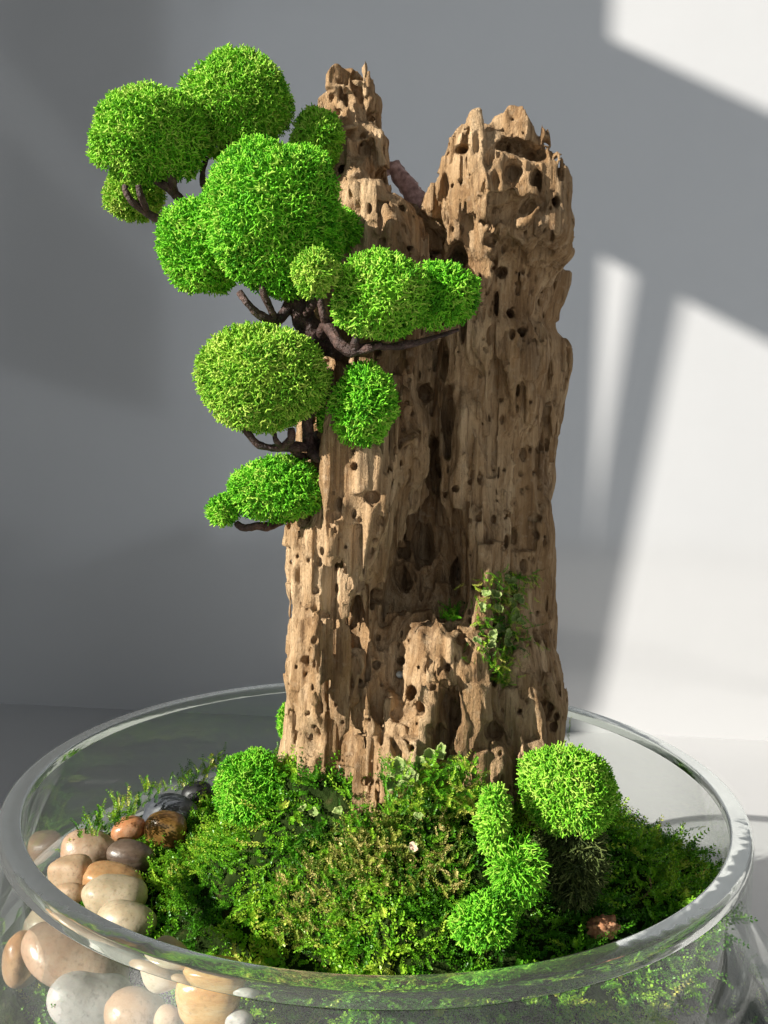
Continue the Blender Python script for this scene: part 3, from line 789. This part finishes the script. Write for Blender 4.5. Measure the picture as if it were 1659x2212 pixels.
# shoots pressed against the inside of the glass, below the surface
n = 2200
ang = r.random(n) * 2 * np.pi; dz = r.random(n)
rad = np.interp(dz, [0, 0.15, 0.4, 0.75, 1], [RI - .001, .1150, .124, .136, .138]) - 0.0028; z = np.interp(dz, [0, .15, .4, .75, 1], [-.034, -.044, -.0535, -.066, -.09]) + ZR
ok = (np.sin(ang) < 0.45) & ~((np.abs(np.degrees(ang) - 205) < 52) & (r.random(n) < 0.9)); ang, rad, z = ang[ok], rad[ok], z[ok]; n = len(ang)
pos = np.c_[rad * np.cos(ang), rad * np.sin(ang), z]
N = np.c_[-np.sin(ang), np.cos(ang), np.zeros(n)] * r.normal(size=(n, 1)) + np.array([0, 0, 1.]) * r.normal(size=(n, 1)) - np.c_[np.cos(ang), np.sin(ang), 0 * ang] * np.clip((ZR - .034 - z) / .02, 0, 1)[:, None] * .25
Rm = frames(N, r); k = r.integers(0, len(FROND), n); sc_ = r.uniform(.005, .011, n); tint = np.clip(r.normal(size=n) * .25 + .5, 0, 1)
for q in range(len(FROND)):
    m = k == q; s.scatter(FROND[q], pos[m], Rm[m], sc_[m], tint[m])
tag(link('moss_carpet', s.mesh('moss_carpet', m_carpet)), 'dark green feathery moss carpet covering the mound round the stump', 'moss', kind='stuff')


def fronds_at(name, items, mat, seed, parent=None, tpl=FROND):
    """items: (pos, direction, length)"""
    s = Soup(); r = rng(seed)
    pos = np.array([i[0] for i in items]); N = np.array([i[1] for i in items], float); L = np.array([i[2] for i in items])
    Rm = frames(N, r); k = r.integers(0, len(tpl), len(pos)); t = r.random(len(pos))
    for q in range(len(tpl)):
        m = k == q
        if m.any(): s.scatter(tpl[q], pos[m], Rm[m], L[m], t[m])
    return link(name, s.mesh(name, mat), parent)


# dry yellowish moss collar at the foot of the stump
r = rng(81); it = []
for _ in range(620):
    px = r.uniform(600, 1010); py = 1752 + r.normal() * 42 - (px - 800) * 0.02
    if _ > 470: px = 800 + r.normal() * 38
    yy = -0.05 - r.random() * 0.02 if _ < 471 else -0.056 - r.random() * 0.008
    p = P(px, py, yy); zb = bed_z(np.array([p[0]]), np.array([p[1]]))[0]
    it.append(((p[0], p[1], zb + (0.001 if _ < 471 else r.uniform(.001, .006))), (r.normal() * .7, -0.3 + r.normal() * .6, .8), r.uniform(.004, .008)))
tag(fronds_at('dry_moss', it, m_dry, 82), 'yellowish dry moss collar along the front foot of the stump', 'moss', kind='stuff')

# ------------------------------------------------------------------ moss cushions on the bed
BALLS = [(543, 1700, 90, 86, -.030, m_deep, 'round bright green moss cushion against the left foot of the stump'),
         (618, 1560, 26, 44, .030, m_deep, 'small green moss cushion peeking out behind the left edge of the stump'),
         (1224, 1712, 112, 106, -.068, m_green, 'largest green moss cushion, leaning on the right foot of the stump'),
         (1066, 1772, 46, 78, -.078, m_green, 'narrow upright green moss tuft left of the largest cushion'),
         (1050, 1990, 76, 64, -.088, m_deep, 'low dark green moss cushion nearest the front rim')]
for k, (px, py, rx, ry, y, mt, lb) in enumerate(BALLS):
    c, rd = pad(px, py, rx, ry, y)
    o = moss_ball('moss_cushion', c, rd, mt, 200 + k, None, tip=0.0032 if k != 3 else 0.0042, gap=0.00105, lump=0.16)
    tag(o, lb, 'moss', 'moss cushions in the bowl')
# old dark stalks under the big cushion, and the light strands below the upright tuft
c, rd = pad(1232, 1826, 92, 116, -.064)
tag(moss_ball('moss_stalks', c, rd, m_olive, 221, None, tip=0.007, gap=0.0014, lump=0.3, droop=1.3), 'dark olive dried moss stalks below the largest cushion', 'moss')
c, rd = pad(1120, 1880, 60, 78, -.082)
tag(moss_ball('moss_tuft', c, rd, m_deep, 222, None, tip=0.0062, gap=0.0011, lump=0.5, droop=1.0, jit=1.3), 'loose stringy green moss tuft hanging between the upright tuft and the front cushion', 'moss')

# ------------------------------------------------------------------ lichen


def lichen_mat():
    m = Mat('leafy_lichen')
    c = m.ramp(m.noise(240., 4), [(0.3, (0.07, 0.12, 0.025)), (0.5, (0.17, 0.25, 0.06)), (0.7, (0.30, 0.38, 0.14))])
    at = m.new('ShaderNodeAttribute'); at.attribute_name = 'tint'
    c = m.mix(m.ramp(at.outputs['Fac'], [(0.80, (0, 0, 0)), (0.97, (1, 1, 1))]), c, (0.34, 0.40, 0.13))
    m.lk(c, m.bsdf.inputs['Base Color']); m.bsdf.inputs['Roughness'].default_value = 0.7
    m.lk(m.bump(m.noise(700., 4), .5, .0005), m.bsdf.inputs['Normal'])
    return m.m


m_lichen = lichen_mat()


def lichen_lobe(c, n, size, seed, cup=0.5):
    """a crinkled lobed sheet with thickness"""
    r = rng(seed); nr, na = 7, 40; th = np.arange(na) / na * 2 * np.pi
    out = 1 + 0.24 * np.sin(th * 2 + r.uniform(0, 6)) + 0.12 * np.sin(th * 3 + r.uniform(0, 6)) + .08 * np.sin(th * 7 + r.uniform(0, 6)) + .06 * np.sin(th * 12 + r.uniform(0, 6))
    cup = cup * r.uniform(0.8, 2.2)
    V = []
    for k in range(1, nr + 1):
        q = k / nr; x, y = q * out * np.cos(th), q * out * np.sin(th)
        z = cup * q ** 2 + 0.22 * q * np.sin(th * 5 + r.uniform(0, .6)) * q + 0.12 * vnoise(np.c_[x * 3, y * 3, 0 * x + seed], seed)
        V.append(np.c_[x, y, z])
    V = np.concatenate([[[0, 0, 0]]] + V); nv = len(V)
    V2 = np.concatenate([V, V - [0, 0, 0.09]]) * size
    Rm = frames(np.array([n], float), r)[0]; V2 = V2 @ Rm.T + c
    j = np.arange(na); j2 = (j + 1) % na; Q = []
    for k in range(nr - 1):
        a = 1 + k * na; Q.append(np.stack([a + j, a + na + j, a + na + j2, a + j2], 1))
    Q = np.concatenate(Q); T = np.stack([np.zeros(na, int), 1 + j, 1 + j2], 1)
    a = 1 + (nr - 1) * na; side = np.stack([a + j, nv + a + j, nv + a + j2, a + j2], 1)
    return V2, [np.concatenate([Q, Q[:, ::-1] + nv, side]), np.concatenate([T, T[:, ::-1] + nv])]


def lichen(name, lobes, label, seed, fr=None):
    p0 = lobes[0][0]; root = tag(empty(name, p0), label, 'lichen')
    for k, (c, n, sz) in enumerate(lobes):
        V, F = lichen_lobe(np.array(c), n, sz, seed + k); link('lobe', np_mesh('lobe', V, F, m_lichen, np.tile(np.r_[0, np.repeat(np.arange(1, 8) / 7, 40)], 2)), root)
    if fr: fronds_at('moss_shoots', fr, m_carpet, seed + 50, root)
    return root


r = rng(91); lb = []; fr = []
for px, py, sz in ((1100, 1254, 12), (1112, 1262, 9), (1118, 1290, 11), (1106, 1300, 9), (1112, 1326, 13), (1122, 1340, 9), (1066, 1286, 12), (1050, 1280, 9), (1080, 1358, 14), (1062, 1370, 12), (1095, 1366, 9), (1028, 1380, 8), (1094, 1385, 9), (1040, 1310, 9), (1076, 1310, 10), (1056, 1392, 9)):
    p = on_stump(px, py)
    if p is None: continue
    lb.append((p + [0, -0.0022, 0], (r.normal() * .5 - .2, -1, r.normal() * .4 + .3), sz * p_u if (p_u := (p[1] - CAM[1]) / FPX) else 0))
for _ in range(520):
    t = r.random(); px = 1082 + r.normal() * 30 - 20 * (t - .5); py = 1235 + t * 245
    if t > .8: px = 1085 + r.normal() * 10
    p = on_stump(px, py)
    if p is not None: fr.append((p, (r.normal() * .7, -.7, r.normal() * .7 - .2), r.uniform(.0022, .0048)))
lichen('lichen_patch', lb, 'green lobed lichen and moss patch growing on the right face of the driftwood', 300, fr)
lb = []
for px, py, sz, y in ((930, 1640, 20, -.060), (955, 1632, 16, -.060), (975, 1650, 14, -.060), (905, 1655, 15, -.062), (868, 1668, 26, -.066), (845, 1684, 18, -.066), (985, 1668, 10, -.062), (890, 1690, 15, -.068), (735, 1752, 10, -.066), (680, 1756, 11, -.066), (655, 1750, 8, -.066), (890, 1830, 10, -.08), (905, 1765, 9, -.075)):
    p = P(px, py, y); lb.append((p, (r.normal() * .5 - .2, -1, r.normal() * .4 + .7), sz * (y - CAM[1]) / FPX))
fr = [(P(r.uniform(830, 1040), r.uniform(1650, 1760), -.058 - r.random() * .012), (r.normal() * .6, -.6, .8), r.uniform(.003, .007)) for _ in range(320)]
lichen('lichen_cluster', lb, 'pale curled lichen with moss shoots at the front foot of the driftwood', 330, fr)
it = [(on_stump(975 + r.normal() * 9, 1332 + r.normal() * 6), (r.normal() * .5, -.6, .8), r.uniform(.003, .006)) for _ in range(36)]
tag(fronds_at('moss_sprig', [q for q in it if q[0] is not None], m_deep, 350), 'tiny bright green moss sprig tucked in the hollow of the driftwood', 'moss')

# ------------------------------------------------------------------ pebbles


def stone_mat(name, c0, c1, c2, rough=0.28, scale=60., stretch=(1, 1, 1), fine=True):
    m = Mat(name)
    rough += 0.1
    n = m.noise(scale * 1.6, 8, stretch, 0.68); c = m.ramp(n, [(0.3, c0), (0.5, c1), (0.72, c2)])
    if fine:
        f = m.noise(900., 3); c = m.mix(m.ramp(f, [(0.55, (0, 0, 0)), (0.75, (0.6, 0.6, 0.6))]), c, tuple(x * 0.5 for x in c1))
        f2 = m.noise(220., 8, (1, 1, 1), .75); c = m.mix(m.ramp(f2, [(0.56, (0, 0, 0)), (0.62, (0.45, 0.45, 0.45)), (0.68, (0, 0, 0))]), c, tuple(x * 0.6 for x in c0))
    m.lk(c, m.bsdf.inputs['Base Color']); m.bsdf.inputs['Roughness'].default_value = rough
    m.bsdf.inputs['Subsurface Weight'].default_value = 0.12 if c1[0] > 0.3 else 0.0
    m.bsdf.inputs['Subsurface Scale'].default_value = 0.004
    m.lk(m.bump(m.noise(300., 6), 0.25, 0.0010), m.bsdf.inputs['Normal'])
    return m.m


S_black = stone_mat('black_stone', (.008, .008, .009), (.016, .015, .017), (.03, .028, .03), .35)
S_slate = stone_mat('slate_stone', (.03, .033, .045), (.06, .065, .08), (.11, .115, .135), .42, 90., (1, 3, 1))
S_orange = stone_mat('orange_stone', (.30, .10, .045), (.50, .22, .10), (.58, .36, .24), .2)
S_amber = stone_mat('amber_stone', (.07, .032, .010), (.20, .10, .025), (.32, .19, .06), .2)
S_pink = stone_mat('pink_beige_stone', (.40, .23, .14), (.50, .34, .23), (.56, .43, .33), .25)
S_brown = stone_mat('banded_brown_stone', (.07, .042, .028), (.14, .095, .07), (.24, .18, .14), .25, 45., (1, 1, 7))
S_tan = stone_mat('tan_stone', (.33, .20, .11), (.46, .31, .19), (.54, .40, .27), .5)
S_ochre = stone_mat('ochre_stone', (.36, .17, .07), (.52, .30, .14), (.60, .42, .25), .25)
S_cream = stone_mat('cream_stone', (.42, .31, .19), (.54, .43, .29), (.60, .50, .38), .3)
S_grey = stone_mat('pale_grey_stone', (.42, .385, .355), (.50, .465, .435), (.56, .53, .50), .35)
S_honey = stone_mat('honey_quartz', (.48, .22, .06), (.62, .36, .13), (.70, .52, .30), .15, 45., (1, 1, 4))
# px, py, half width, half height (picture), tilt (deg), material, blockiness, label
PEB = [(427, 1716, 36, 32, 0, S_black, 2.0, 'black rounded pebble farthest back, against the left moss cushion'),
       (362, 1755, 62, 38, 0, S_slate, 2.1, 'dark slate blue pebble behind the amber stone'),
       (278, 1791, 42, 33, 10, S_orange, 2.2, 'glossy orange brown pebble left of the amber stone'),
       (356, 1794, 46, 44, -15, S_amber, 2.8, 'dark amber wedge shaped pebble in front of the slate one'),
       (191, 1836, 62, 44, -12, S_pink, 2.2, 'pinkish beige pebble next to the left glass wall'),
       (282, 1852, 53, 34, -12, S_brown, 2.1, 'banded grey brown oval pebble beside the moss'),
       (150, 1886, 50, 42, 8, S_tan, 2.9, 'matt sandy tan pebble below the pinkish one'),
       (244, 1904, 66, 34, -14, S_ochre, 2.4, 'ochre pebble tucked under the cream stone'),
       (247, 1935, 72, 46, -8, S_cream, 2.3, 'cream pointed pebble above the big pale yellow one'),
       (151, 1928, 34, 24, 0, S_tan, 2.1, 'small tan pebble half hidden by the rim'),
       (268, 1994, 68, 50, 0, S_cream, 2.0, 'big smooth pale yellow pebble behind the rim'),
       (106, 2002, 56, 44, -30, S_cream, 2.2, 'buff pebble seen blurred through the glass, leftmost in the pile'),
       (168, 2076, 124, 60, -20, S_pink, 2.3, 'largest pinkish beige pebble, long and creased, behind the glass'),
       (358, 2076, 56, 62, 0, S_cream, 2.1, 'rounded beige pebble crossed by the rim'),
       (206, 2156, 94, 58, -18, S_grey, 2.5, 'pale grey smooth pebble low behind the glass'),
       (290, 2190, 72, 48, -16, S_pink, 2.1, 'glossy beige pebble at the bottom beside the pale grey one'),
       (362, 2203, 32, 30, -30, S_tan, 2.1, 'small sandy pebble at the bottom below the honey stone'),
       (460, 2146, 76, 62, 5, S_honey, 2.8, 'honey coloured quartz block behind the front glass'),
       (516, 2206, 34, 24, 0, S_grey, 2.1, 'small greyish pebble right of the honey quartz'),
       (45, 2080, 40, 60, 0, S_ochre, 2.2, 'ochre pebble pressed in the left corner of the glass'),
       (440, 2222, 50, 22, 0, S_cream, 2.1, 'cream pebble cut by the bottom edge under the honey quartz')]
for k, (px, py, rx, rz, tl, mt, pw, lb) in enumerate(PEB):
    zc = ZR - 0.034 - (0.004 if py > 2000 else 0)
    c = PZ(px, py, zc); q = np.hypot(c[0], c[1])
    u = (c[1] - CAM[1]) / FPX; big = max(rx, rz) * u; lim = RI - 0.006 - min(rx, rz) * u * 0.55
    r = rng(400 + k)
    if py > 2060:                                                       # these lie against the front glass
        d = ray(px, py); ts = np.linspace(-0.05, 0.09, 281); rr_ = np.array([np.hypot(*(c - d * t)[:2]) for t in ts])
        ok = np.nonzero(rr_ <= lim)[0]
        if len(ok): c = c - d * ts[ok[-1]]; q = lim
    if q > lim + 1e-6:                                                         # keep inside the wall: slide along the line of sight
        d = ray(px, py)
        for t in np.linspace(0, 0.09, 90):
            cc = c - d * t * (1 if c[1] < 0 else 1)
            if np.hypot(cc[0], cc[1]) <= lim: c = cc; break
    u = (c[1] - CAM[1]) / FPX
    V0, F0 = ICO5 if rx > 60 else ICO4
    nrm = (np.abs(V0) ** pw).sum(1) ** (1 / pw); V = V0 / nrm[:, None]
    V = V * (1 + 0.085 * waves(V0, 1.9, 500 + k) + 0.03 * waves(V0, 4.2, 600 + k) + 0.006 * waves(V0, 12, 700 + k))[:, None]
    V = V * np.array([rx, 0.5 * (rx + rz) * r.uniform(.75, .95), rz * (0.92 if py < 2000 else 1.0)]) * u * 0.99
    a = math.radians(tl); V = np.stack([V[:, 0] * math.cos(a) - V[:, 2] * math.sin(a), V[:, 1], V[:, 0] * math.sin(a) + V[:, 2] * math.cos(a)], 1)
    me = np_mesh('pebble', V, [F0], mt)
    o = link('pebble', me); o.location = Vector(c)
    tag(o, lb, 'pebble', 'polished pebbles along the left of the bowl')

# ------------------------------------------------------------------ small things


def crumb(name, px, py, rx, rz, y, mat, seed, label, cat, rough=0.35):
    c = P(px, py, y); c[2] = max(c[2], bed_z(c[:1], c[1:2])[0] + 0.004); u = (y - CAM[1]) / FPX
    V = ICO4[0] * (1 + rough * .35 * waves(ICO4[0], 4, seed) + rough * .3 * waves(ICO4[0], 10, seed + 1) + rough * .25 * waves(ICO4[0], 22, seed + 2))[:, None] * np.array([rx, .7 * rx, rz]) * u
    o = link(name, np_mesh(name, V, [ICO4[1]], mat)); o.location = Vector(c); tag(o, label, cat); return o


m_crumb = stone_mat('rusty_bark', (.22, .09, .04), (.42, .2, .1), (.58, .34, .2), .9, 200.)
crumb('bark_crumb', 1300, 2002, 30, 22, -.072, m_crumb, 5, 'rusty brown bark crumb on the moss by the front right rim', 'bark', .5)
m_white = plain('milky_resin', (.62, .62, .56), .25)
p = on_stump(864, 1456)
V = ICO4[0] * np.array([11, 10, 9]) * .23 / FPX
o = link('resin_bead', np_mesh('resin_bead', V, [ICO4[1]], m_white)); o.location = Vector(p + [0, -.0008, 0]); tag(o, 'milky white bead lodged in a hole of the driftwood', 'bead')
m_flake = plain('pale_flake', (.72, .5, .36), .7)
for px, py, sz, y, lb in ((657, 1942, 9, -.092, 'pale pink leaf flake lying on the moss in front'), (893, 1830, 9, -.085, 'pale yellow flake on the moss below the stump')):
    z = bed_z(*[np.array([q]) for q in PZ(px, py, ZR - .005)[:2]])[0] + .004
    V, F = lichen_lobe(PZ(px, py, z), (0.1, -.8, .7), sz * .19 / FPX, int(px), .2)
    tag(link('leaf_flake', np_mesh('leaf_flake', V, F, m_flake)), lb, 'leaf')
m_straw = plain('dry_straw', (.5, .42, .25), .6); m_twig = plain('thin_twig', (.2, .11, .06), .6)
V, F = tube([P(1352, 1868, -.04), P(1375, 1905, -.05), P(1395, 1948, -.055)], [.0003, .00028, .0002], 6)
tag(link('straw', np_mesh('straw', V, F, m_straw)), 'thin pale straw sticking out of the moss at right', 'straw')
V, F = tube([P(1345, 1952, -.055), P(1385, 1940, -.056), P(1405, 1920, -.056), P(1403, 1895, -.056)], [.0003, .0003, .00025, .0002], 6)
tag(link('twig', np_mesh('twig', V, F, m_twig)), 'thin curved brown twig crossing the straw on the moss', 'twig')
it = []
path = [(1475, 1850), (1458, 1812), (1468, 1800), (1490, 1790), (1508, 1792), (1520, 1780)]
for k in range(len(path) - 1):
    a = P(*path[k], .01); b = P(*path[k + 1], .01); it.append((a, b - a, np.linalg.norm(b - a) * 1.15))
it.append((P(1462, 1808, .01), P(1450, 1780, .01) - P(1462, 1808, .01), .0045)); it.append((P(1462, 1815, .01), P(1438, 1770, .01) - P(1462, 1815, .01), .004))
tag(fronds_at('moss_shoot', it, m_carpet, 360), 'single forked moss shoot rising beside the right glass wall', 'moss')
it = [(P(1230, 1600 - k * 9, .0), (r.normal() * .3, 0, 1), .0028) for k in range(5)]
tag(fronds_at('moss_shoot', it, m_carpet, 361), 'tiny upright moss shoot behind the largest cushion', 'moss')
# taller shoots along the back left glass
r = rng(95); it = []
for px, py in ((205, 1775), (225, 1755), (215, 1790), (240, 1770), (262, 1745), (285, 1735), (300, 1725), (318, 1705), (335, 1718), (360, 1700), (390, 1690), (420, 1680), (445, 1665), (462, 1655), (250, 1760), (275, 1752), (192, 1795), (410, 1672), (465, 1640), (430, 1662)):
    for _ in range(7):
        q = PZ(px + r.normal() * 9, py + r.normal() * 7 + 8, ZR - 0.026); l = math.hypot(q[0], q[1])
        if l > RI - .006: q[:2] *= (RI - .006) / l
        it.append((q, (r.normal() * .4 + .1, -.2, 1), r.uniform(.004, .0085)))
tag(fronds_at('moss_fringe', it, m_carpet, 362), 'fringe of tall moss shoots along the back left glass behind the pebbles', 'moss', kind='stuff')
print('TRIS', sum(len(o.data.loops) - 2 * len(o.data.polygons) for o in sc.objects if o.type == 'MESH'))
